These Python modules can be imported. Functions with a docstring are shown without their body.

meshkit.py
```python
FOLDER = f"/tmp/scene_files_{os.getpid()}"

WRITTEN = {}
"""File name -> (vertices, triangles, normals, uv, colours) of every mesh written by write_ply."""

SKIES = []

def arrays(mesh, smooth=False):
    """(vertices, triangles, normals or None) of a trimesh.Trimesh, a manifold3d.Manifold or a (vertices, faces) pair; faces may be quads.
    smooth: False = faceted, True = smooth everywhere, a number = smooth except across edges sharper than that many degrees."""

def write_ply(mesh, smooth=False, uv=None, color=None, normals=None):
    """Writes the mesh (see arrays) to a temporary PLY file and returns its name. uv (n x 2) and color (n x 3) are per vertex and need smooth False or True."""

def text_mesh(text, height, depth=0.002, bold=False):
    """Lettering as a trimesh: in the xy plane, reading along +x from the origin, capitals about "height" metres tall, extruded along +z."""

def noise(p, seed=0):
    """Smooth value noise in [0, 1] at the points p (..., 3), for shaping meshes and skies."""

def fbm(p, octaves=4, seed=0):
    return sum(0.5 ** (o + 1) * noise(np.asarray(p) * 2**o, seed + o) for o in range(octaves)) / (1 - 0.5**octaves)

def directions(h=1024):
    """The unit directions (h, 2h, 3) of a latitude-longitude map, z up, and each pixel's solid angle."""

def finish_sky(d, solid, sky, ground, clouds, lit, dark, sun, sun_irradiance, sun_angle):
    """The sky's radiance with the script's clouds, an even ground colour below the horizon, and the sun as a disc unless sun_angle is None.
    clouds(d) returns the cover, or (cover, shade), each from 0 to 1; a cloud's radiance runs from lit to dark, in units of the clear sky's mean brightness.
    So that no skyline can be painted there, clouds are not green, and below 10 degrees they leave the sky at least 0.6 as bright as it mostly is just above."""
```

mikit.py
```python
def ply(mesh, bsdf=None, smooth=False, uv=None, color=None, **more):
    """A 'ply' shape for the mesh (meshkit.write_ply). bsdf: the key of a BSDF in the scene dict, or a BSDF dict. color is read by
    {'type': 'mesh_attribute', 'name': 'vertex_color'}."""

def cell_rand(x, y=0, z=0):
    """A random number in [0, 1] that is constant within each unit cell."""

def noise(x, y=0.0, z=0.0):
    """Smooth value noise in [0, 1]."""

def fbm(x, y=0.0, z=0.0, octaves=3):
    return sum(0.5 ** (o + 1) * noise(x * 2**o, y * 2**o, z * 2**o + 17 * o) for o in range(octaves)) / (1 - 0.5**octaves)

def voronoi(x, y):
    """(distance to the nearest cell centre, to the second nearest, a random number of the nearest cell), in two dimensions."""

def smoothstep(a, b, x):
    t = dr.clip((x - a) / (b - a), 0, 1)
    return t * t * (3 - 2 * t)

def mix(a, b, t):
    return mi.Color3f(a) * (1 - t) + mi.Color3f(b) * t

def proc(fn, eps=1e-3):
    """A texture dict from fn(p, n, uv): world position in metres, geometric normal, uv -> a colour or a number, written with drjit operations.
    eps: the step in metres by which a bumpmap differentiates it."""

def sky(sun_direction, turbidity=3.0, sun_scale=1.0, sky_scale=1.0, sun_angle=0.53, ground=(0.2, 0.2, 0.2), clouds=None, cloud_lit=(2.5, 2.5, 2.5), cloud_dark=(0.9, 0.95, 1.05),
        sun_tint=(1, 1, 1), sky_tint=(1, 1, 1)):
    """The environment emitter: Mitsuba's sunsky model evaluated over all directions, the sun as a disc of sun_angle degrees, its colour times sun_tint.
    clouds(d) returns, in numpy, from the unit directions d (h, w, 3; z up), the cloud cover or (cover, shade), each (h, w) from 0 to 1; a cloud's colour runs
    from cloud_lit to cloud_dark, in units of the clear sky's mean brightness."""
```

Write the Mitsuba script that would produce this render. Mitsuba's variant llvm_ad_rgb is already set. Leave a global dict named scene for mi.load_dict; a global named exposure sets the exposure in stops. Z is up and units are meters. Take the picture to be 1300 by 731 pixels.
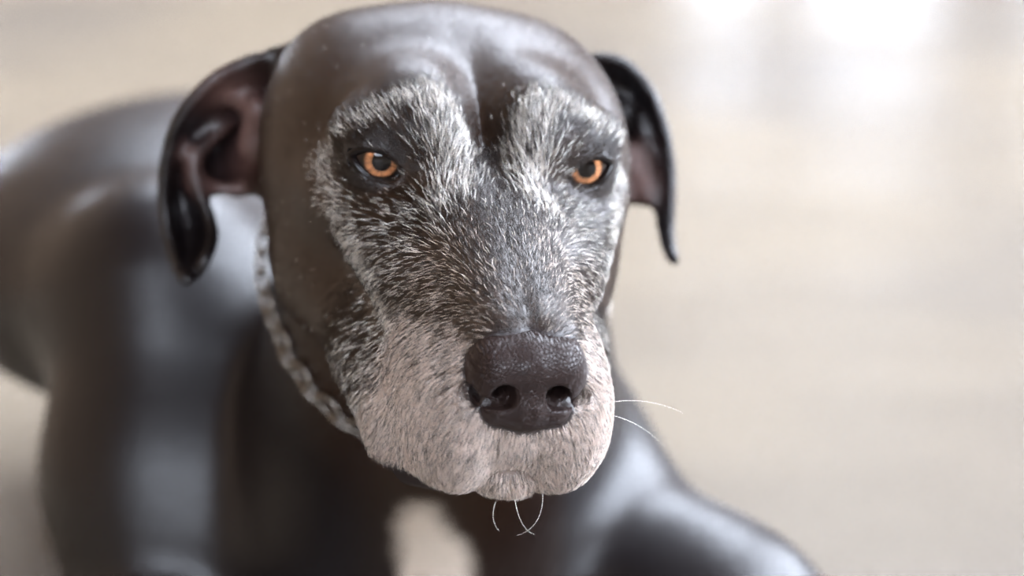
import math
import numpy as np
import drjit as dr
import mitsuba as mi
import trimesh
from scipy.spatial import cKDTree
from scipy.interpolate import RectBivariateSpline, CubicSpline
import mikit, meshkit
from mikit import noise, fbm, smoothstep, mix

T = mi.ScalarTransform4f
scene, labels = {}, {}

# ------------------------------------------------------------------ camera, sky, exposure
CAM_H, PITCH, FOV = 0.40, math.radians(10.0), 22.6
FOCUS, APERTURE = 0.815, 0.0085
scene['camera'] = {'type': 'thinlens', 'fov': FOV, 'fov_axis': 'x', 'aperture_radius': APERTURE, 'focus_distance': FOCUS,
                   'to_world': T().look_at(origin=[0, 0, CAM_H], target=[0, math.cos(PITCH), CAM_H - math.sin(PITCH)], up=[0, 0, 1]),
                   'near_clip': 0.05, 'far_clip': 100.0}
exposure = 5.85


def overcast(d):
    n = meshkit.fbm(d * 2.5, 3, 5)
    return np.full(d.shape[:2], 0.96), np.clip(n * 0.5, 0, 1)


scene['sky'] = mikit.sky((0.6, 0.5, 0.8), turbidity=4.0, sun_scale=0.0, sky_scale=1.0, ground=(0.30, 0.30, 0.28), clouds=overcast,
                         cloud_lit=(2.2, 2.4, 2.75), cloud_dark=(1.65, 1.8, 2.1))

FPX = 650.0 / math.tan(math.radians(FOV / 2))
CP, SP = math.cos(PITCH), math.sin(PITCH)


def at(px, py, d):
    """The point (in cm) seen at a pixel, d centimetres deep."""
    u, v = (px - 650.0) / FPX, (365.5 - py) / FPX
    return np.array([d * u, d * (CP + SP * v), 100 * CAM_H + d * (-SP + CP * v)])


# ------------------------------------------------------------------ materials of the setting
def pr(**k):
    return {'type': 'twosided', 'b': {'type': 'principled', **k}}


def rgb(*c):
    return {'type': 'rgb', 'value': list(c)}


def floor_colour(p, n, uv):
    a = fbm(p.x * 1.9, p.y * 1.0, 3.0, 3)
    b = fbm(p.x * 9, p.y * 9, 7.0, 3)
    return mix((0.138, 0.118, 0.096), (0.186, 0.153, 0.113), smoothstep(0.3, 0.7, a)) * (0.9 + 0.2 * b)


def floor_rough(p, n, uv):
    return 0.38 + 0.14 * fbm(p.x * 3, p.y * 3, 1.0, 3)


scene['m_floor'] = {'type': 'principled', 'base_color': mikit.proc(floor_colour), 'roughness': mikit.proc(floor_rough), 'specular': 0.14}
scene['m_wall'] = pr(base_color=rgb(0.16, 0.11, 0.075), roughness=0.8, specular=0.2)
scene['m_left'] = pr(base_color=rgb(0.19, 0.13, 0.085), roughness=0.8, specular=0.2)
scene['m_ceiling'] = pr(base_color=rgb(0.16, 0.12, 0.09), roughness=0.85, specular=0.2)
scene['m_post'] = pr(base_color=rgb(0.34, 0.25, 0.17), roughness=0.6, specular=0.3)


def box(x0, x1, y0, y1, z0, z1, bevel=0.0):
    m = trimesh.creation.box((x1 - x0, y1 - y0, z1 - z0))
    m.apply_translation(((x0 + x1) / 2, (y0 + y1) / 2, (z0 + z1) / 2))
    return m


def struct(key, mesh, mat, label=None):
    scene[key] = mikit.ply(mesh, mat)
    labels[key] = {'kind': 'structure'}
    if label:
        labels[key]['label'] = label


TOP = 5.2
cat = trimesh.util.concatenate
struct('floor', box(-2.7, 3.6, -3.2, 9.2, -0.1, 0.0), 'm_floor', 'polished beige floor with soft window reflections')
struct('wall_left', cat([box(-2.7, -2.6, -3.2, 7.2, 0.0, TOP), box(-2.7, -2.6, 8.9, 9.2, 0.0, TOP), box(-2.7, -2.6, 7.2, 8.9, 1.5, TOP)]), 'm_left')
struct('ceiling', cat([box(-2.7, 3.6, -3.3, 1.8, TOP, TOP + 0.15), box(-2.7, 3.6, 8.6, 9.3, TOP, TOP + 0.15), box(-2.7, 0.75, 1.8, 6.0, TOP, TOP + 0.15), box(-2.7, -1.6, 6.0, 8.6, TOP, TOP + 0.15), box(3.2, 3.6, 1.8, 8.6, TOP, TOP + 0.15)]), 'm_ceiling')
# far side: solid wall with low bays open to the daylight
struct('wall_back', cat([box(a, b, 9.0, 9.2, 0.0, TOP) for a, b in ((-2.6, 0.62), (0.86, 1.06), (1.50, 1.85), (2.05, 3.4))] + [box(0.62, 2.05, 9.0, 9.2, 0.8, TOP)]), 'm_wall')
# near side behind the camera: a wall with a barred window
struct('wall_front', cat([box(-2.6, -0.9, -3.2, -3.0, 0.0, TOP), box(0.9, 3.4, -3.2, -3.0, 0.0, TOP), box(-0.9, 0.9, -3.2, -3.0, 0.0, 0.6), box(-0.9, 0.9, -3.2, -3.0, 2.4, TOP)]
                         + [box(x - 0.04, x + 0.04, -3.15, -3.05, 0.6, 2.4) for x in (-0.54, -0.18, 0.18, 0.54)]), 'm_wall')
# right side: one tall window
WY0, WY1, WZ0, WZ1 = -2.6, 5.2, 0.8, 4.9
struct('wall_right', cat([box(3.4, 3.6, -3.2, WY0, 0.0, TOP), box(3.4, 3.6, WY1, 9.2, 0.0, TOP), box(3.4, 3.6, WY0, WY1, 0.0, WZ0), box(3.4, 3.6, WY0, WY1, WZ1, TOP)]), 'm_wall')
struct('trim_1', box(3.46, 3.54, 2.4 - 0.06, 2.4 + 0.06, WZ0, WZ1), 'm_post')

# ------------------------------------------------------------------ the dog as one signed distance field (centimetres)
O = at(615, 212, 85.6)
YAW, HPITCH, ROLL = math.radians(11.5), math.radians(9.0), math.radians(-3.5)
_c, _s = math.cos(YAW), math.sin(YAW)
HX0 = np.array([_c, _s, 0.0])
HF0 = np.array([_s, -_c, 0.0])
HY = HF0 * math.cos(HPITCH) + np.array([0, 0, -1.0]) * math.sin(HPITCH)
HZ0 = HF0 * math.sin(HPITCH) + np.array([0, 0, 1.0]) * math.cos(HPITCH)
HX = HX0 * math.cos(ROLL) + HZ0 * math.sin(ROLL)
HZ = HZ0 * math.cos(ROLL) - HX0 * math.sin(ROLL)
HB = np.stack([HX, HY, HZ], 1)          # columns: head axes in the world


def to_head(p):
    return (p - O) @ HB


def to_world(q):
    return O + np.asarray(q, float) @ HB.T


def ell(p, c, r):
    q = p - np.asarray(c, float)
    r = np.asarray(r, float)
    k0 = np.sqrt(((q / r) ** 2).sum(1))
    k1 = np.sqrt(((q / r ** 2) ** 2).sum(1))
    return k0 * (k0 - 1) / np.maximum(k1, 1e-9)


def cone(p, a, b, ra, rb):
    a, b = np.asarray(a, float), np.asarray(b, float)
    ab = b - a
    t = np.clip(((p - a) @ ab) / (ab @ ab), 0, 1)
    return np.sqrt(((p - a - t[:, None] * ab) ** 2).sum(1)) - (ra + (rb - ra) * t)


def smin(a, b, k):
    h = np.maximum(k - np.abs(a - b), 0) / k
    return np.minimum(a, b) - h * h * k * 0.25


def smax(a, b, k):
    return -smin(-a, -b, k)


def gauss(x, w):
    return np.exp(-(x / w) ** 2)


class Sheet:
    """A thick skin flap: control points (rows x columns) skinned by a spline."""

    def __init__(self, grid, t, ku=3, kv=2):
        g = np.asarray(grid, float)
        self.t = t
        u, v = np.linspace(0, 1, g.shape[0]), np.linspace(0, 1, g.shape[1])
        U, V = np.linspace(0, 1, 130), np.linspace(0, 1, 70)
        self.p = np.stack([RectBivariateSpline(u, v, g[..., k], kx=ku, ky=kv)(U, V) for k in range(3)], -1)
        pts = self.p.reshape(-1, 3)
        self.tree = cKDTree(pts)
        self.uv = np.stack(np.meshgrid(U, V, indexing='ij'), -1).reshape(-1, 2)
        self.lo, self.hi = pts.min(0), pts.max(0)

    def __call__(self, p):
        gap = np.maximum(np.maximum(self.lo - p, p - self.hi), 0)
        d = np.sqrt((gap ** 2).sum(1)) + 0.3
        near = d < 1.8
        if near.any():
            dd, i = self.tree.query(p[near])
            d[near] = dd
        return d - self.t


# --- ears (hanging flaps); rows run from the base to the tip
EAR_R = Sheet([[at(372, 62, 95.0), at(372, 90, 95.5), at(368, 112, 96.5), at(362, 140, 96.5)],
               [at(300, 84, 94.5), at(305, 105, 95.5), at(312, 122, 96.5), at(318, 140, 97.0)],
               [at(247, 122, 94.5), at(262, 135, 95.8), at(275, 148, 96.5), at(288, 160, 96.5)],
               [at(216, 180, 95.0), at(230, 186, 96.4), at(243, 190, 96.6), at(254, 194, 95.8)],
               [at(208, 240, 95.5), at(222, 238, 96.8), at(236, 236, 96.8), at(248, 232, 95.8)],
               [at(212, 292, 95.5), at(230, 288, 96.6), at(250, 282, 96.6), at(266, 276, 95.8)],
               [at(226, 338, 95.0), at(240, 330, 95.8), at(254, 320, 95.8), at(268, 310, 95.2)],
               [at(238, 354, 94.6), at(244, 350, 95.0), at(250, 344, 95.2), at(256, 338, 94.8)]], 0.24)
EAR_R_IN = Sheet([[at(345, 115, 96.5), at(310, 122, 97.5), at(290, 140, 97.5), at(275, 150, 96.5)],
                  [at(345, 160, 96.0), at(305, 165, 97.5), at(275, 175, 98.0), at(250, 185, 97.0)],
                  [at(342, 205, 95.5), at(305, 205, 97.0), at(275, 212, 97.5), at(245, 215, 96.8)],
                  [at(335, 240, 95.5), at(310, 236, 96.5), at(280, 238, 97.0), at(255, 240, 96.5)]], 0.28)
EAR_L = Sheet([[at(745, 76, 98.0), at(745, 95, 98.5), at(745, 115, 99.0), at(748, 135, 99.0)],
               [at(795, 82, 98.0), at(792, 98, 99.0), at(788, 115, 99.5), at(785, 132, 99.5)],
               [at(830, 125, 98.0), at(824, 132, 99.0), at(817, 140, 99.5), at(810, 148, 99.2)],
               [at(848, 185, 98.0), at(842, 188, 99.0), at(835, 190, 99.3), at(826, 193, 98.8)],
               [at(852, 240, 98.0), at(847, 241, 98.8), at(841, 242, 99.0), at(834, 242, 98.6)],
               [at(850, 290, 97.8), at(848, 290, 98.3), at(844, 289, 98.5), at(840, 288, 98.2)],
               [at(857, 330, 97.5), at(856, 329, 97.7), at(854, 328, 97.8), at(852, 326, 97.7)]], 0.20)
EAR_L_IN = Sheet([[at(770, 130, 99.0), at(790, 130, 99.5), at(805, 140, 99.5), at(815, 150, 99.0)],
                  [at(770, 180, 98.5), at(795, 180, 99.5), at(810, 185, 99.8), at(824, 190, 99.2)],
                  [at(770, 225, 98.2), at(795, 225, 99.0), at(810, 230, 99.2), at(825, 235, 98.8)],
                  [at(770, 255, 98.2), at(795, 252, 98.6), at(808, 252, 98.8), at(818, 252, 98.6)]], 0.26)

EAR_FOLDS = [(at(283, 114, 95.8), at(326, 138, 95.5), 0.42), (at(326, 138, 95.5), at(312, 185, 96.0), 0.42),
             (at(241, 195, 95.8), at(248, 232, 96.2), 0.22), (at(248, 232, 96.2), at(300, 242, 96.2), 0.25),
             (at(800, 190, 98.8), at(816, 240, 98.6), 0.30)]
EYE_C = np.array([3.42, -1.02, 0.0])      # the eyeball's centre on the dog's left (mirrored for its right)
EYE_R = 1.12
EYE_OUT = math.radians(12.0)


def eye_local(q):
    """Lateral, forward, up coordinates about the eye, on |x|."""
    d = np.stack([np.abs(q[:, 0]), q[:, 1], q[:, 2]], 1) - EYE_C
    c, s = math.cos(EYE_OUT), math.sin(EYE_OUT)
    return np.stack([d[:, 0] * c - d[:, 1] * s, d[:, 0] * s + d[:, 1] * c, d[:, 2]], 1)


def lids(u):
    """Upper and lower lid edge heights over the lateral coordinate (inner corner negative)."""
    w = np.clip((u - 0.02) / 0.90, -1.0, 1.0)
    up = 0.47 * (1 - np.abs(w) ** 2.2) + 0.13 * w
    lo = -0.56 * (1 - np.abs(w) ** 2.0) + 0.13 * w - 0.12 * np.exp(-((w + 0.75) / 0.3) ** 2)
    return up, lo


def head_sdf(q):
    s = np.stack([np.abs(q[:, 0]), q[:, 1], q[:, 2]], 1)
    x, y, z = s.T
    d = ell(s, (0, -7.0, -0.6), (5.6, 6.4, 4.0))
    d = smin(d, ell(s, (3.5, -8.4, -0.6), (2.7, 5.0, 3.4)), 1.6)
    d = smin(d, ell(s, (3.65, -6.2, -3.2), (2.7, 4.8, 4.2)), 2.0)
    d = smin(d, ell(s, (1.9, -2.6, 1.0), (2.3, 3.0, 1.9)), 1.2)
    d = smin(d, cone(s, (1.7, 0.0, 0.9), (4.2, -1.5, 0.8), 0.75, 0.8), 1.0)
    d = smin(d, cone(s, (0, 0.0, -2.2), (0, 7.4, -4.3), 2.8, 2.0), 1.6)
    d = smin(d, cone(s, (0.7, 1.0, -1.7), (0.8, 8.0, -3.2), 1.1, 0.9), 0.8)
    d = smin(d, cone(s, (4.3, -2.2, -1.6), (2.3, 2.0, -3.2), 1.2, 1.6), 1.4)
    d = smin(d, ell(s, (1.6, 4.7, -6.1), (1.95, 4.2, 3.15)), 1.0)
    d = smin(d, cone(s, (2.8, 4.2, -7.9), (2.95, 0.6, -6.7), 1.2, 1.5), 1.0)
    d = smin(d, ell(s, (1.58, 7.2, -5.95), (1.52, 2.1, 2.42)), 0.55)
    d = smin(d, ell(s, (0, 7.7, -5.95), (1.3, 1.5, 1.55)), 0.5)
    d = smin(d, ell(s, (0, 6.2, -7.95), (1.5, 2.2, 0.95)), 0.12)
    d = smin(d, cone(s, (2.4, 1.0, -6.3), (3.5, -5, -5.4), 1.9, 2.5), 1.2)
    d = smin(d, cone(s, (0, -2.0, -5.0), (0, -7, -5), 3.0, 4.0), 2.0)
    # furrow between the brows, hollow before the eyes, mouth line
    d = d + 0.48 * gauss(x, 1.15) * gauss(y + 2.2, 4.2) * (z > -1.5)
    # eye sockets
    d = smax(d, -ell(s, (1.74, 9.1, -4.72), (0.34, 1.0, 0.36)), 0.08)                        # hollow beside the nostril wing
    d = smin(d, cone(s, (2.0, 5.7, -8.75), (2.5, 4.6, -9.05), 0.45, 0.5), 0.3)                  # inner lip, hanging
    d = smax(d, -cone(s, (0.80, 10.6, -4.55), (0.95, 8.2, -4.2), 0.5, 0.42), 0.1)            # behind the nostrils
    d = smax(d, -cone(s, (0, 10.5, -5.2), (0, 8.9, -7.4), 0.10, 0.10), 0.25)       # groove below the nose
    e = eye_local(q)
    r = np.sqrt((e ** 2).sum(1))
    d = smin(d, r - EYE_R - 0.16, 0.55)
    up, lo = lids(e[:, 0])
    slot = np.maximum(np.maximum(e[:, 2] - up, lo - e[:, 2]), np.abs(e[:, 0] - 0.02) - 0.9)
    slot = np.maximum(slot, -e[:, 1])
    d = smax(d, -slot, 0.10)
    d = smax(d, -(r - EYE_R + 0.03), 0.05)
    return d


BODY = dict()


def body_sdf(p):
    d = cone(p, to_world((0, -8.5, -2.0)), at(555, 600, 112), 5.3, 8.6)                       # neck
    d = smin(d, ell(p, at(530, 690, 116), (10.5, 11, 10)), 5.0)                                 # chest
    d = smin(d, ell(p, (-15.8, 130, 19.2), (13.2, 20, 7.8)), 5.0)
    d = smin(d, ell(p, (-11.5, 132, 9.5), (8, 20, 9.4)), 3.0)                            # ribcage
    d = smin(d, ell(p, (-13.0, 158, 12.0), (12.0, 15, 10.0)), 6.0)                            # rump
    d = smin(d, cone(p, (-15.5, 112, 20.0), (-15.0, 108, 10.0), 5.0, 4.4), 3.0)               # right shoulder and upper arm
    d = smin(d, cone(p, (-15.8, 109, 12.5), (-17.2, 115, 9.5), 4.6, 4.4), 2.5)
    d = smin(d, cone(p, (-16.4, 113, 7.0), (-12.5, 86, 3.4), 3.7, 2.6), 2.0)                  # right forearm
    d = smin(d, ell(p, (-12.2, 80, 3.0), (3.4, 5.5, 2.8)), 1.5)
    d = smin(d, cone(p, (-15.0, 115, 4.0), (-15.2, 112, 7.0), 3.6, 3.8), 1.5)
    d = smin(d, cone(p, (0.5, 108, 10.0), (8.2, 102, 7.6), 6.0, 4.4), 3.0)                   # left shoulder and upper arm
    d = smin(d, cone(p, (8.2, 102, 7.4), (12.4, 106, 4.6), 4.4, 3.8), 2.5)
    d = smin(d, cone(p, (12.4, 106, 4.0), (9.0, 78, 3.4), 3.7, 2.6), 2.0)
    d = smin(d, ell(p, (8.7, 72, 3.0), (3.4, 5.5, 2.8)), 1.5)
    for sx in (-1, 1):                                                                        # thighs, hind feet
        d = smin(d, ell(p, (-13 + sx * 10, 158, 9.5), (5.0, 10, 8.5)), 2.5)
        d = smin(d, cone(p, (-13 + sx * 12.5, 160, 3.0), (-13 + sx * 12.5, 147, 2.6), 2.8, 2.4), 1.5)
    return d


def dog_sdf(p, ears=True):
    d = np.full(len(p), 1e3)
    q = to_head(p)
    near = (q ** 2).sum(1) < 26 ** 2
    b = body_sdf(p)
    if near.any():
        h = head_sdf(q[near])
        pn = p[near]
        if not ears:
            b[near] = smin(h, b[near], 1.6)
            return b
        for s in (EAR_R, EAR_R_IN, EAR_L, EAR_L_IN):
            h = smin(h, s(pn), 0.5)
        for a_, c_, r_ in EAR_FOLDS:
            h = smin(h, cone(pn, a_, c_, r_, r_ * 0.8), 0.6)
        b[near] = smin(h, b[near], 1.6)
    return b


# --- meshing: sparse surface nets, conforming refinement, projection onto the field
def surface_nets(sdf, lo, hi, h, levels):
    h0 = h * 2 ** levels
    n = np.ceil((np.asarray(hi) - lo) / h0).astype(int)
    cells = np.stack(np.meshgrid(*[np.arange(k) for k in n], indexing='ij'), -1).reshape(-1, 3)
    for lev in range(levels, -1, -1):
        hh = h * 2 ** lev
        d = sdf(lo + (cells + 0.5) * hh)
        cells = cells[np.abs(d) < hh * (1.5 if lev else 1.2) + 0.05]
        if lev:
            cells = (cells[:, None] * 2 + np.stack(np.meshgrid([0, 1], [0, 1], [0, 1], indexing='ij'), -1).reshape(1, 8, 3)).reshape(-1, 3)
    B = 1 << 20

    def code(c):
        c = c.astype(np.int64) + 2
        return (c[..., 0] * B + c[..., 1]) * B + c[..., 2]

    offs = np.array([[i, j, k] for i in (0, 1) for j in (0, 1) for k in (0, 1)])
    cc = cells[:, None] + offs[None]
    keys, inv = np.unique(code(cc).ravel(), return_inverse=True)
    first = np.empty((len(keys), 3))
    first[inv] = cc.reshape(-1, 3)
    val = sdf(lo + first * h)
    V = val[inv].reshape(-1, 8)
    on = (V.min(1) < 0) & (V.max(1) >= 0)
    cells, V = cells[on], V[on]
    acc, cnt = np.zeros((len(cells), 3)), np.zeros(len(cells))
    for a in range(8):
        for k in range(3):
            b = a | (4 >> k)
            if b == a:
                continue
            cr = (V[:, a] < 0) != (V[:, b] < 0)
            t = np.where(cr, V[:, a] / np.where(cr, V[:, a] - V[:, b], 1), 0)
            acc += np.where(cr[:, None], offs[a] + t[:, None] * (offs[b] - offs[a]), 0)
            cnt += cr
    verts = lo + (cells + acc / cnt[:, None]) * h
    ck = code(cells)
    order = np.argsort(ck)
    sk = ck[order]
    quads = []
    for k in range(3):
        e = np.zeros(3, int)
        e[k] = 1
        o1, o2 = np.zeros(3, int), np.zeros(3, int)
        o1[(k + 1) % 3], o2[(k + 2) % 3] = 1, 1
        a, b = 0, 4 >> k
        cr = (V[:, a] < 0) != (V[:, b] < 0)
        c0 = cells[cr]
        idx, ok = [], np.ones(len(c0), bool)
        for o in (0 * o1, o1, o1 + o2, o2):
            kk = code(c0 - o)
            j = np.clip(np.searchsorted(sk, kk), 0, len(sk) - 1)
            ok &= sk[j] == kk
            idx.append(order[j])
        q = np.stack(idx, 1)
        flip = V[cr][:, a] >= 0
        q[flip] = q[flip][:, ::-1]
        quads.append(q[ok])
    q = np.vstack(quads)
    return verts, np.vstack([q[:, [0, 1, 2]], q[:, [0, 2, 3]]])


def gradient(sdf, p, e=0.01):
    g = np.empty_like(p)
    for k in range(3):
        o = np.zeros(3)
        o[k] = e
        g[:, k] = (sdf(p + o) - sdf(p - o)) / (2 * e)
    return g


def project(sdf, p, steps=2, most=0.1):
    for _ in range(steps):
        d, g = sdf(p), gradient(sdf, p)
        g2 = np.maximum((g ** 2).sum(1), 0.25)
        p = p - np.clip(d / g2, -most, most)[:, None] * g
    return p


def refine(v, f, where):
    """Splits the edges whose ends both lie where() says, keeping the mesh closed."""
    m = where(v)
    e = np.sort(np.vstack([f[:, [0, 1]], f[:, [1, 2]], f[:, [2, 0]]]), 1)
    ue, inv = np.unique(e, axis=0, return_inverse=True)
    inv = inv.reshape(3, -1).T
    cut = m[ue[:, 0]] & m[ue[:, 1]]
    new = np.full(len(ue), -1)
    new[cut] = len(v) + np.arange(cut.sum())
    v = np.vstack([v, (v[ue[cut, 0]] + v[ue[cut, 1]]) / 2])
    mid = new[inv]
    k = (mid >= 0).sum(1)
    out = [f[k == 0]]
    F, M = f[k == 3], mid[k == 3]
    out += [np.stack([F[:, 0], M[:, 0], M[:, 2]], 1), np.stack([F[:, 1], M[:, 1], M[:, 0]], 1), np.stack([F[:, 2], M[:, 2], M[:, 1]], 1), M]
    for r in range(3):
        a, b, c = r, (r + 1) % 3, (r + 2) % 3
        s = (k == 1) & (mid[:, a] >= 0)
        F, M = f[s], mid[s]
        out += [np.stack([F[:, a], M[:, a], F[:, c]], 1), np.stack([M[:, a], F[:, b], F[:, c]], 1)]
        s = (k == 2) & (mid[:, a] < 0)
        F, M = f[s], mid[s]                      # edges b and c are cut: they meet at corner c
        out += [np.stack([F[:, c], M[:, c], M[:, b]], 1), np.stack([M[:, c], F[:, a], F[:, b]], 1), np.stack([M[:, c], F[:, b], M[:, b]], 1)]
    return v, np.vstack(out)


lo, hi = np.array([-32.0, 62.0, -0.5]), np.array([24.0, 180.0, 42.0])
BV, BF = surface_nets(dog_sdf, lo, hi, 0.26, 4)
BV = project(dog_sdf, BV, 1)


def in_face(v):
    q = to_head(v)
    return (q[:, 1] > -4.5) & (np.abs(q[:, 0]) < 7.5) & (q[:, 2] > -9.5) & (q[:, 2] < 5)


def near_eye(v):
    q = to_head(v)
    return np.sqrt((eye_local(q) ** 2).sum(1)) < 2.0


for where in (in_face, near_eye):
    n0 = len(BV)
    BV, BF = refine(BV, BF, where)
    BV[n0:] = project(dog_sdf, BV[n0:], 2)
BN = gradient(dog_sdf, BV)
BN /= np.linalg.norm(BN, axis=1, keepdims=True) + 1e-9
_fn = np.cross(BV[BF[:, 1]] - BV[BF[:, 0]], BV[BF[:, 2]] - BV[BF[:, 0]])
if (_fn * BN[BF[:, 0]]).sum() < 0:
    BF = BF[:, ::-1]
print('dog', len(BV), len(BF))


# --- nose pad with nostrils
def nose_sdf(q, cut=True):
    s = np.stack([np.abs(q[:, 0]), q[:, 1], q[:, 2]], 1)
    d = ell(s, (0, 8.6, -3.75), (1.5, 1.35, 1.1))
    d = smin(d, ell(s, (1.05, 8.7, -4.0), (0.85, 1.15, 1.15)), 0.4)
    d = smin(d, ell(s, (0, 8.9, -4.95), (1.0, 1.05, 0.9)), 0.4)
    d = smin(d, ell(s, (0.85, 8.75, -5.1), (0.65, 0.95, 0.6)), 0.3)
    if not cut:
        return d
    hole = cone(s, (0.76, 10.6, -4.62), (0.95, 8.6, -4.2), 0.42, 0.34)
    xz = s * [1, 0, 1]
    slit = np.full(len(s), 9.0)
    pts = [(0.80, -4.66, 0.24), (1.30, -4.80, 0.19), (1.62, -4.66, 0.13), (1.74, -4.40, 0.06)]
    for (xa, za, ra), (xb, zb, rb) in zip(pts[:-1], pts[1:]):
        slit = np.minimum(slit, cone(xz, (xa, 0, za), (xb, 0, zb), ra, rb))
    slit = np.maximum(slit, -(d + 0.26))
    slit = np.where(s[:, 1] < 7.6, 1.0, slit)
    d = smax(d, -smin(hole, slit, 0.15), 0.12)
    d = smax(d, -cone(s, (0, 10.15, -4.4), (0, 9.85, -6.0), 0.05, 0.09), 0.18)
    return d


# --- grey markings, in head coordinates (the same on both sides)
BROW = np.array([[4.61, -0.66, 0.74], [3.66, -0.37, 1.58], [2.42, -0.17, 2.14], [1.56, 0.42, 1.74], [1.22, 0.94, 0.69], [1.56, 1.96, -0.5], [2.0, 2.3, -1.0]])
INNER = np.array([[1.75, -0.3, 2.3], [1.5, 0.45, 1.7], [1.2, 0.95, 0.7], [1.5, 1.9, -0.4]])
CHEEK = np.array([[5.12, -1.81, -0.37], [4.97, -0.93, -1.21], [4.56, 0.45, -2.15], [3.94, 2.15, -3.21], [3.44, 2.85, -4.32], [3.41, 4.56, -4.79]])


def polyline(p, pts):
    d = np.full(len(p), 99.0)
    for a, b in zip(pts[:-1], pts[1:]):
        d = np.minimum(d, cone(p, a, b, 0.0, 0.0))
    return d


def sstep(a, b, x):
    t = np.clip((x - a) / (b - a), 0, 1)
    return t * t * (3 - 2 * t)


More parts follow.
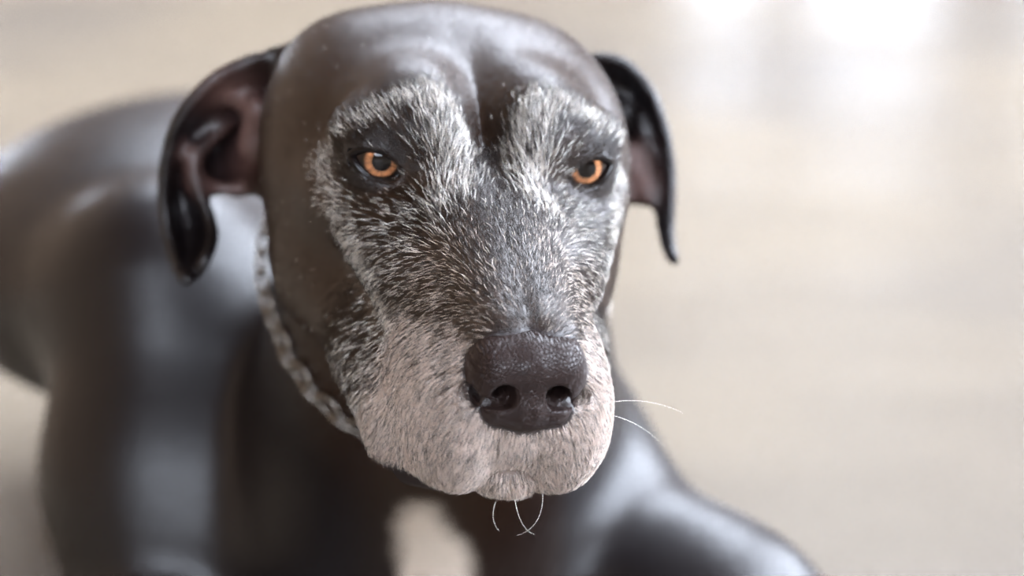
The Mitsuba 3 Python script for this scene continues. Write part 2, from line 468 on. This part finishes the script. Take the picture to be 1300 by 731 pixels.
def grey(q):
    s = np.stack([np.abs(q[:, 0]), q[:, 1], q[:, 2]], 1)
    wob = meshkit.fbm(q * 0.9, 3, 3) - 0.5
    g = 0.60 * np.exp(-(np.maximum(polyline(s, BROW) - 0.08, 0) / 0.38) ** 2)
    g = np.maximum(g, 0.62 * np.exp(-(np.maximum(polyline(s, INNER) - 0.15, 0) / 0.75) ** 2))
    g = np.maximum(g, 0.60 * np.exp(-(np.maximum(polyline(s, CHEEK) - 0.1, 0) / 0.6) ** 2))
    m = sstep(-0.5, 6.5, s[:, 1] + 3.0 * wob) * sstep(-2.0, -5.4, s[:, 2] + 2.0 * wob)
    m = np.maximum(m, sstep(6.5, 8.5, s[:, 1]) * 0.8 * sstep(-2.6, -3.4, s[:, 2]))
    g = np.maximum(g, 0.95 * m)
    g = np.maximum(g, 0.30 * sstep(-1.0, 2.0, s[:, 1]) * (1 - 0.65 * gauss(s[:, 0], 1.3)))
    g = np.maximum(g, sstep(-8.0, -8.4, s[:, 2]) * sstep(1.7, 1.3, s[:, 0]) * sstep(3, 5, s[:, 1]))
    e = np.sqrt((eye_local(q) ** 2).sum(1))
    clump = meshkit.fbm(q * 2.6, 2, 8)
    return g * sstep(1.15, 1.7, e + 0.4 * wob) * (0.45 + 1.0 * clump)


BQ = to_head(BV)
NOSE_C = np.array([0.0, 8.8, -3.9])
_hd = (sstep(-13.0, -9.0, BQ[:, 1]) * sstep(7.6, 6.6, np.abs(BQ[:, 0])))[:, None]
COAT = np.array([0.0045, 0.0026, 0.0034]) * (1 - _hd) + np.array([0.021, 0.0086, 0.0034]) * _hd
G = np.where((BQ[:, 1] > -5)[:, None], grey(BQ)[:, None], 0)
_m = 0.85 * G ** 1.6 * sstep(2.0, 4.5, BQ[:, 1:2])
COAT = COAT * (1 - _m) + np.array([0.30, 0.225, 0.19]) * _m
# white blaze on the chest, pinkish skin inside the ears, black lip edge and eye rims
blaze = sstep(1.9, 0.9, polyline(BV * [1, 0.35, 1] , np.array([at(545, 640, 104), at(552, 690, 104), at(565, 760, 104)]) * [1, 0.35, 1]) + 1.2 * (meshkit.fbm(BV * 0.5, 3, 9) - 0.5))
blaze *= BV[:, 2] < 19
COAT = COAT * (1 - blaze[:, None]) + np.array([0.62, 0.52, 0.42]) * blaze[:, None]
pink = np.exp(-(polyline(BV, np.array([at(285, 116, 95), at(325, 145, 95), at(300, 190, 96)])) / 1.0) ** 2)
pink = np.maximum(pink, 0.8 * np.exp(-(polyline(BV, np.array([at(241, 195, 95.5), at(248, 232, 96), at(300, 240, 96)])) / 0.5) ** 2))
pink = np.maximum(pink, np.exp(-(polyline(BV, np.array([at(806, 200, 98.5), at(816, 240, 98.5)])) / 0.7) ** 2)) * (BQ[:, 1] < -4)
COAT = COAT * (1 - pink[:, None]) + np.array([0.13, 0.07, 0.06]) * pink[:, None]
lip = sstep(-8.35, -8.6, BQ[:, 2]) * sstep(1.2, 1.6, np.abs(BQ[:, 0])) * sstep(3.0, 4.0, BQ[:, 1])
near_nose = np.linalg.norm(BQ - NOSE_C, axis=1) < 4
lip[near_nose] = np.maximum(lip[near_nose], sstep(0.22, 0.05, nose_sdf(BQ[near_nose], False)))
COAT = COAT * (1 - lip[:, None]) + np.array([0.016, 0.010, 0.010]) * lip[:, None]
rim = sstep(1.75, 1.3, np.sqrt((eye_local(BQ) ** 2).sum(1)))
COAT = COAT * (1 - rim[:, None]) + np.array([0.012, 0.009, 0.009]) * rim[:, None]
def coat_relief(p, n, uv):
    return 0.00012 * noise(p.x * 1100, p.y * 260, p.z * 1100) + 0.00007 * noise(p.x * 2300, p.y * 500, p.z * 2300)


scene['m_coat'] = {'type': 'bumpmap', 'arbitrary': mikit.proc(coat_relief, 1e-4), 'scale': 1.0,
                   'nested': {'type': 'principled', 'base_color': {'type': 'mesh_attribute', 'name': 'vertex_color'}, 'roughness': 0.39, 'specular': 0.6}}
scene['dog__body'] = mikit.ply((BV * 0.01, BF), 'm_coat', smooth=True, color=COAT)
labels['dog'] = {'label': 'large black dog with a greying muzzle and amber eyes lying on the beige floor', 'category': 'dog'}


# --- helpers for small parts
def nets_mesh(sdf, lo, hi, h, levels=2):
    v, f = surface_nets(sdf, np.asarray(lo, float), hi, h, levels)
    return project(sdf, v, 2, 0.05), f


def oriented(v, f):
    """Head-frame mesh into the world, in metres (that frame is left-handed, so the faces turn over)."""
    m = trimesh.Trimesh(to_world(v) * 0.01, f, process=False)
    if m.volume < 0:
        m.invert()
    return m


def tube(pts, radii, n=8, closed=False):
    p = np.asarray(pts, float)
    r = np.broadcast_to(np.asarray(radii, float), len(p))
    t = np.roll(p, -1, 0) - np.roll(p, 1, 0) if closed else np.gradient(p, axis=0)
    t /= np.linalg.norm(t, axis=1, keepdims=True)
    ref = np.array([0.3, 0.5, 0.8])
    u = np.cross(t, ref)
    u /= np.linalg.norm(u, axis=1, keepdims=True)
    w = np.cross(t, u)
    a = np.arange(n) * 2 * np.pi / n
    v = p[:, None] + r[:, None, None] * (np.cos(a)[None, :, None] * u[:, None] + np.sin(a)[None, :, None] * w[:, None])
    m = len(p)
    f = []
    for i in range(m if closed else m - 1):
        j = (i + 1) % m
        for k in range(n):
            l = (k + 1) % n
            f += [[i * n + k, i * n + l, j * n + l], [i * n + k, j * n + l, j * n + k]]
    v = v.reshape(-1, 3)
    if not closed:
        v = np.vstack([v, p[0], p[-1]])
        for k in range(n):
            l = (k + 1) % n
            f += [[m * n, l, k], [m * n + 1, (m - 1) * n + k, (m - 1) * n + l]]
    return v, np.array(f)


NV, NF = nets_mesh(nose_sdf, (-2.2, 6.9, -6.0), (2.2, 10.6, -1.6), 0.055)
nose = oriented(NV, NF)


def pebbles(p, n, uv):
    a = mikit.voronoi(p.x * 900 + p.y * 300, p.z * 900 - p.y * 300)
    return 0.0006 * smoothstep(0.0, 0.35, a[1] - a[0]) + 0.0001 * fbm(p.x * 500, p.y * 500, p.z * 500, 2)


scene['m_nose'] = {'type': 'bumpmap', 'arbitrary': mikit.proc(pebbles, 1e-4), 'scale': 1.0,
                   'nested': {'type': 'principled', 'base_color': rgb(0.030, 0.018, 0.016), 'roughness': 0.33, 'specular': 0.5}}
scene['dog__nose'] = mikit.ply(nose, 'm_nose', smooth=True)
labels['dog__nose'] = {'label': 'moist black nose pad with two open nostrils'}

# --- eyes
scene['m_sclera'] = {'type': 'plastic', 'diffuse_reflectance': rgb(0.012, 0.006, 0.005)}
scene['m_pupil'] = {'type': 'plastic', 'diffuse_reflectance': rgb(0.004, 0.003, 0.003)}
scene['m_iris'] = {'type': 'principled', 'base_color': {'type': 'mesh_attribute', 'name': 'vertex_color'}, 'roughness': 0.05, 'specular': 0.6}
scene['m_rim'] = {'type': 'principled', 'base_color': rgb(0.006, 0.004, 0.004), 'roughness': 0.16, 'specular': 0.3}


def cap(c, axis, R, a0, a1, nr=14, na=96):
    """A ring of a sphere about an axis, between two polar angles."""
    z = axis / np.linalg.norm(axis)
    x = np.cross([0, 0, 1.0], z)
    x /= np.linalg.norm(x)
    y = np.cross(z, x)
    th, ph = np.meshgrid(np.linspace(a0, a1, nr), np.arange(na) * 2 * np.pi / na, indexing='ij')
    d = np.sin(th)[..., None] * (np.cos(ph)[..., None] * x + np.sin(ph)[..., None] * y) + np.cos(th)[..., None] * z
    i, k = np.meshgrid(np.arange(nr - 1), np.arange(na), indexing='ij')
    l = (k + 1) % na
    q = np.stack([i * na + k, (i + 1) * na + k, (i + 1) * na + l, i * na + l], -1).reshape(-1, 4)
    v = c + R * d.reshape(-1, 3)
    return v, np.vstack([q[:, [0, 1, 2]], q[:, [0, 2, 3]]]), th.ravel(), ph.ravel()


CAM = np.array([0, 0, 100 * CAM_H])
for i, sx in enumerate((-1, 1)):
    eye = 'dog__eye' + ('', '_001')[i]
    c = to_world(EYE_C * [sx, 1, 1])
    ball = trimesh.creation.icosphere(4, EYE_R * 0.01)
    ball.apply_translation(c * 0.01)
    scene[eye] = mikit.ply(ball, 'm_sclera', smooth=True)
    gaze = to_world((sx * (EYE_C[0] + 3.0 * math.sin(EYE_OUT) * 0.35), EYE_C[1] + 3.0, 0.24)) - c
    v, f, th, ph = cap(c, gaze, EYE_R + 0.015, 0.27, 0.575)
    t = (th - 0.27) / 0.305
    st = meshkit.noise(np.stack([np.cos(ph) * 9, np.sin(ph) * 9, t * 1.5], -1), 4) * 0.5 + meshkit.noise(np.stack([np.cos(ph) * 22, np.sin(ph) * 22, t * 2], -1), 5) * 0.5
    col = np.array([0.44, 0.19, 0.085]) * (0.10 + 1.7 * st)[:, None]
    col *= (1 - 0.95 * sstep(0.55, 0.95, t))[:, None] * (1 - 0.6 * sstep(0.35, 0.0, t))[:, None]
    scene[eye + '__iris'] = mikit.ply((v * 0.01, f), 'm_iris', smooth=True, color=col)
    labels[eye + '__iris'] = {'label': 'amber iris with fine rays'}
    v, f, th, ph = cap(c, gaze, EYE_R + 0.016, 0.0, 0.285, 6)
    scene[eye + '__pupil'] = mikit.ply((v * 0.01, f), 'm_pupil', smooth=True)
    # the wet black lid edge all round
    a = np.linspace(0, 2 * np.pi, 90, endpoint=False)
    u = 0.02 + 0.9 * np.cos(a)
    up, lo_ = lids(u)
    zz = np.where(np.sin(a) >= 0, up, lo_)
    yy = np.sqrt(np.maximum((EYE_R + 0.05) ** 2 - u ** 2 - zz ** 2, 0.01))
    cc_, ss_ = math.cos(EYE_OUT), math.sin(EYE_OUT)
    q = np.stack([(u * cc_ + yy * ss_ + EYE_C[0]) * sx, -u * ss_ + yy * cc_ + EYE_C[1], zz + EYE_C[2]], 1)
    scene[eye + '__eyelid_rim'] = mikit.ply(oriented(*tube(q, 0.125 + 0.025 * np.cos(a), 10, True)), 'm_rim', smooth=True)
    labels[eye + '__eyelid_rim'] = {'label': 'wet black rim of the eyelids'}

# --- short coat on the face: single hairs as slender cones
rng = np.random.default_rng(11)


def hairs(n, where, length, radius, lift, colour, keep):
    """n tries; where(q, p) = chance per point; the rest are functions of (q, grey)."""
    tri = BV[BF]
    c = tri.mean(1)
    cq = to_head(c)
    facing = ((CAM - c) * BN[BF[:, 0]]).sum(1) / np.linalg.norm(CAM - c, axis=1)
    ok = (cq[:, 1] > -10.0) & (facing > -0.25) & (cq[:, 2] > -9.8) & (np.abs(cq[:, 0]) < 7.2)
    idx = np.nonzero(ok)[0]
    area = 0.5 * np.linalg.norm(np.cross(tri[idx, 1] - tri[idx, 0], tri[idx, 2] - tri[idx, 0]), axis=1) * where(cq[idx])
    pick = idx[np.searchsorted(np.cumsum(area) / area.sum(), rng.random(n))]
    a, b = rng.random(n), rng.random(n)
    fl = a + b > 1
    a[fl], b[fl] = 1 - a[fl], 1 - b[fl]
    p = tri[pick, 0] * (1 - a - b)[:, None] + tri[pick, 1] * a[:, None] + tri[pick, 2] * b[:, None]
    nn = BN[BF[pick, 0]] * (1 - a - b)[:, None] + BN[BF[pick, 1]] * a[:, None] + BN[BF[pick, 2]] * b[:, None]
    nn /= np.linalg.norm(nn, axis=1, keepdims=True)
    q = to_head(p)
    s = np.stack([np.abs(q[:, 0]), q[:, 1], q[:, 2]], 1)
    free = ~((q[:, 2] < -8.35) & (s[:, 0] > 1.35) & (q[:, 1] > 3)) & (np.sqrt((eye_local(q) ** 2).sum(1)) > 1.30) & (nose_sdf(q, False) > 0.0)
    p, nn, q, s = p[free], nn[free], q[free], s[free]
    # lie of the coat: back from the nose, up over the brow, outwards round the eyes
    f = s - np.array([0, 9.0, -3.4])
    e = s - np.array([2.3, 0.8, -0.4])
    near = np.exp(-((e ** 2).sum(1) / 2.2 ** 2))
    f = f / np.linalg.norm(f, axis=1, keepdims=True) + 0.7 * near[:, None] * e / (np.linalg.norm(e, axis=1, keepdims=True) + 0.2)
    f[:, 2] -= 0.9 * sstep(-0.8, -2.5, s[:, 2]) * sstep(0.9, 2.4, s[:, 0]) + 0.3 * sstep(-4.0, -6.0, s[:, 2])
    f[:, 0] *= np.where(q[:, 0] < 0, -1, 1)
    f = f @ HB.T + 0.13 * rng.normal(size=f.shape)
    f -= (f * nn).sum(1, keepdims=True) * nn
    f /= np.linalg.norm(f, axis=1, keepdims=True) + 1e-6
    g = grey(q)
    L = (length(s, g) * rng.uniform(0.6, 1.25, len(p)))[:, None]
    R = (radius(s, g) * rng.uniform(0.7, 1.2, len(p)))[:, None]
    lf = (lift * (1 - 0.7 * sstep(0.0, -2.0, s[:, 1])) * rng.uniform(0.4, 1.6, len(p)))[:, None]
    side = np.cross(nn, f)
    bend = (rng.normal(size=len(p)) * 0.10)[:, None]
    p0 = p - 0.02 * nn
    p1 = p + L * 0.5 * f + L * 0.5 * lf * nn
    p2 = p + L * (f + bend * side) + L * 0.55 * lf * nn
    ring = lambda c, r: np.stack([c + r * nn, c + r * (-0.5 * nn + 0.866 * side), c + r * (-0.5 * nn - 0.866 * side)], 1)
    v = np.concatenate([ring(p0, R), ring(p1, R * 0.85), p2[:, None]], 1)
    k = np.array([[0, 1, 4], [0, 4, 3], [1, 2, 5], [1, 5, 4], [2, 0, 3], [2, 3, 5], [3, 4, 6], [4, 5, 6], [5, 3, 6]])
    faces = (np.arange(len(p)) * 7)[:, None, None] + k[None, :, ::-1]
    col = colour(s, g, len(p))
    sel = keep(s, g) > rng.random(len(p))
    v, faces, col = v[sel], faces[:sel.sum()], col[sel]
    m = (v.reshape(-1, 3) * 0.01, faces.reshape(-1, 3))
    return m, np.repeat(col, 7, 0)


def tone(lo_c, hi_c, muzzle=0.0):
    lo_c, hi_c = np.array(lo_c), np.array(hi_c)
    return lambda s, g, n: (lo_c + (hi_c - lo_c) * rng.random((n, 1)) ** 0.9) * np.where(rng.random((n, 1)) < 0.16 * muzzle, 0.22, 1.0) * (1 - np.array([0.06, 0.14, 0.17]) * muzzle * sstep(2.0, 4.5, s[:, 1:2]))


def hair_len(s, g):
    return 0.30 + 0.30 * np.exp(-((polyline(s, BROW)) / 0.9) ** 2) + 0.16 * sstep(-2, 1, s[:, 1]) - 0.05 * sstep(5.0, 8.0, s[:, 1])


scene['m_fur'] = pr(base_color={'type': 'mesh_attribute', 'name': 'vertex_color'}, roughness=0.34, specular=0.7)
m, col = hairs(110000, lambda q: 0.45 + 0.55 * sstep(-1.5, 0.5, q[:, 1]), hair_len, lambda s, g: 0.0085 + 0 * g, 0.16, tone((0.005, 0.003, 0.002), (0.028, 0.014, 0.007), 0.0), lambda s, g: 1 - np.minimum(g, 1) * (0.55 + 0.35 * sstep(2.0, 5.0, s[:, 1])))
scene['dog__dark_fur'] = mikit.ply(m, 'm_fur', smooth=True, color=col)
labels['dog__dark_fur'] = {'kind': 'stuff', 'label': 'short dark brown hairs of the face'}
print('dark', len(m[1]))
m, col = hairs(110000, lambda q: 0.02 + grey(q) * (1 - 0.25 * sstep(3.0, 5.0, q[:, 1])), hair_len, lambda s, g: 0.0140 - 0.0025 * sstep(2.0, 5.0, s[:, 1]), 0.18, tone((0.45, 0.39, 0.33), (1.0, 0.98, 0.94), 1.0), lambda s, g: (0.05 + 0.95 * g) * (0.6 + 0.4 * sstep(2.0, 5.0, s[:, 1])))
scene['m_grey_fur'] = pr(base_color={'type': 'mesh_attribute', 'name': 'vertex_color'}, roughness=0.45, specular=0.4)
scene['dog__grey_fur'] = mikit.ply(m, 'm_grey_fur', smooth=True, color=col)
labels['dog__grey_fur'] = {'kind': 'stuff', 'label': 'short white and grey hairs of the brows, cheeks and muzzle'}
print('grey', len(m[1]))

# --- whiskers
scene['m_whisker'] = {'type': 'principled', 'base_color': rgb(0.75, 0.70, 0.64), 'roughness': 0.35, 'specular': 0.5}
WH = [[(0.0, 8.9, -8.2), (0.25, 9.2, -8.9), (0.7, 9.1, -9.3)], [(0.9, 8.8, -8.0), (0.7, 9.2, -8.8), (0.1, 9.2, -9.3)],
      [(3.2, 7.6, -5.4), (4.6, 6.8, -5.7), (6.2, 5.4, -6.6)], [(3.25, 7.2, -6.0), (4.5, 6.4, -6.7), (5.8, 5.2, -7.9)],
      [(-0.6, 8.9, -8.3), (-0.7, 9.2, -8.7), (-0.5, 9.3, -9.1)]]
for i, w in enumerate(WH):
    sp = CubicSpline([0, 0.5, 1], np.array(w))(np.linspace(0, 1, 12))
    scene['dog__whisker' + (f'_{i:03d}' if i else '')] = mikit.ply(oriented(*tube(sp, np.linspace(0.008, 0.003, 12), 6)), 'm_whisker', smooth=True)

# ------------------------------------------------------------------ chain collar round the neck
view = at(505, 335, 1.0) - CAM
view /= np.linalg.norm(view)
centre = at(500, 335, 99.0)
normal = view + np.array([0.0, 0.0, -0.25])
normal /= np.linalg.norm(normal)
e1 = np.cross(normal, [0, 0, 1.0])
e1 /= np.linalg.norm(e1)
e2 = np.cross(normal, e1)
ang = np.linspace(0, 2 * np.pi, 241)
ray = np.cos(ang)[:, None] * e1 + np.sin(ang)[:, None] * e2
rad = np.full(len(ang), 5.2)
for _ in range(80):                                        # outwards to the skin, and a little off it
    rad += np.where(dog_sdf(centre + rad[:, None] * ray, False) < 0.30, 0.08, 0)
rad = np.minimum(rad, 10.5)
rad = np.convolve(np.concatenate([rad[-13:-1], rad, rad[1:13]]), np.ones(13) / 13, 'same')[12:-12] - 0.1
ring = centre + rad[:, None] * ray
arc = np.concatenate([[0], np.cumsum(np.linalg.norm(np.diff(ring, axis=0), axis=1))])
NL = int(arc[-1] / 0.78) // 2 * 2
scene['m_chain'] = {'type': 'principled', 'base_color': rgb(0.42, 0.38, 0.34), 'metallic': 1.0, 'roughness': 0.35}
la = np.arange(18) * 2 * np.pi / 18
link = np.stack([0.40 * np.cos(la) + 0.10 * np.sign(np.cos(la)) * np.abs(np.cos(la)) ** 0.5, 0.29 * np.sin(la), 0 * la], 1)
lv, lf = tube(link, 0.085, 8, True)
link_ply = mikit.ply(trimesh.Trimesh(lv * 0.01, lf, process=False), 'm_chain', smooth=True)
for i in range(NL):
    sarc = (i + 0.5) / NL * arc[-1]
    c = np.array([np.interp(sarc, arc, ring[:, k]) for k in range(3)])
    c2 = np.array([np.interp(sarc + 0.2, arc, ring[:, k]) for k in range(3)])
    c1 = np.array([np.interp(sarc - 0.2, arc, ring[:, k]) for k in range(3)])
    t = (c2 - c1) / np.linalg.norm(c2 - c1)
    out = c - centre
    out -= (out @ t) * t
    out /= np.linalg.norm(out)
    w = np.cross(out, t)
    tilt = math.radians(35 if i % 2 else -35)
    y_ = w * math.cos(tilt) + out * math.sin(tilt)
    z_ = np.cross(t, y_)
    for _ in range(40):                                    # clear of the coat
        if dog_sdf(c + lv[:, :1] * t + lv[:, 1:2] * y_ + lv[:, 2:] * z_).min() > 0.03:
            break
        c = c + 0.03 * out
    M = np.eye(4)
    M[:3, 0], M[:3, 1], M[:3, 2], M[:3, 3] = t, y_, z_, c * 0.01
    scene['chain_collar__link' + (f'_{i:03d}' if i else '')] = {**link_ply, 'to_world': T(M)}
labels['chain_collar'] = {'label': 'pale metal chain collar around the neck of the dog', 'category': 'collar'}

labels['dog__eye'] = {'label': 'amber eye of the dog, rimmed in black'}
labels['dog__eye_001'] = {'label': 'amber eye of the dog, rimmed in black'}
labels['dog__body'] = {'label': 'glossy short black coat with brown head and white chest patch'}
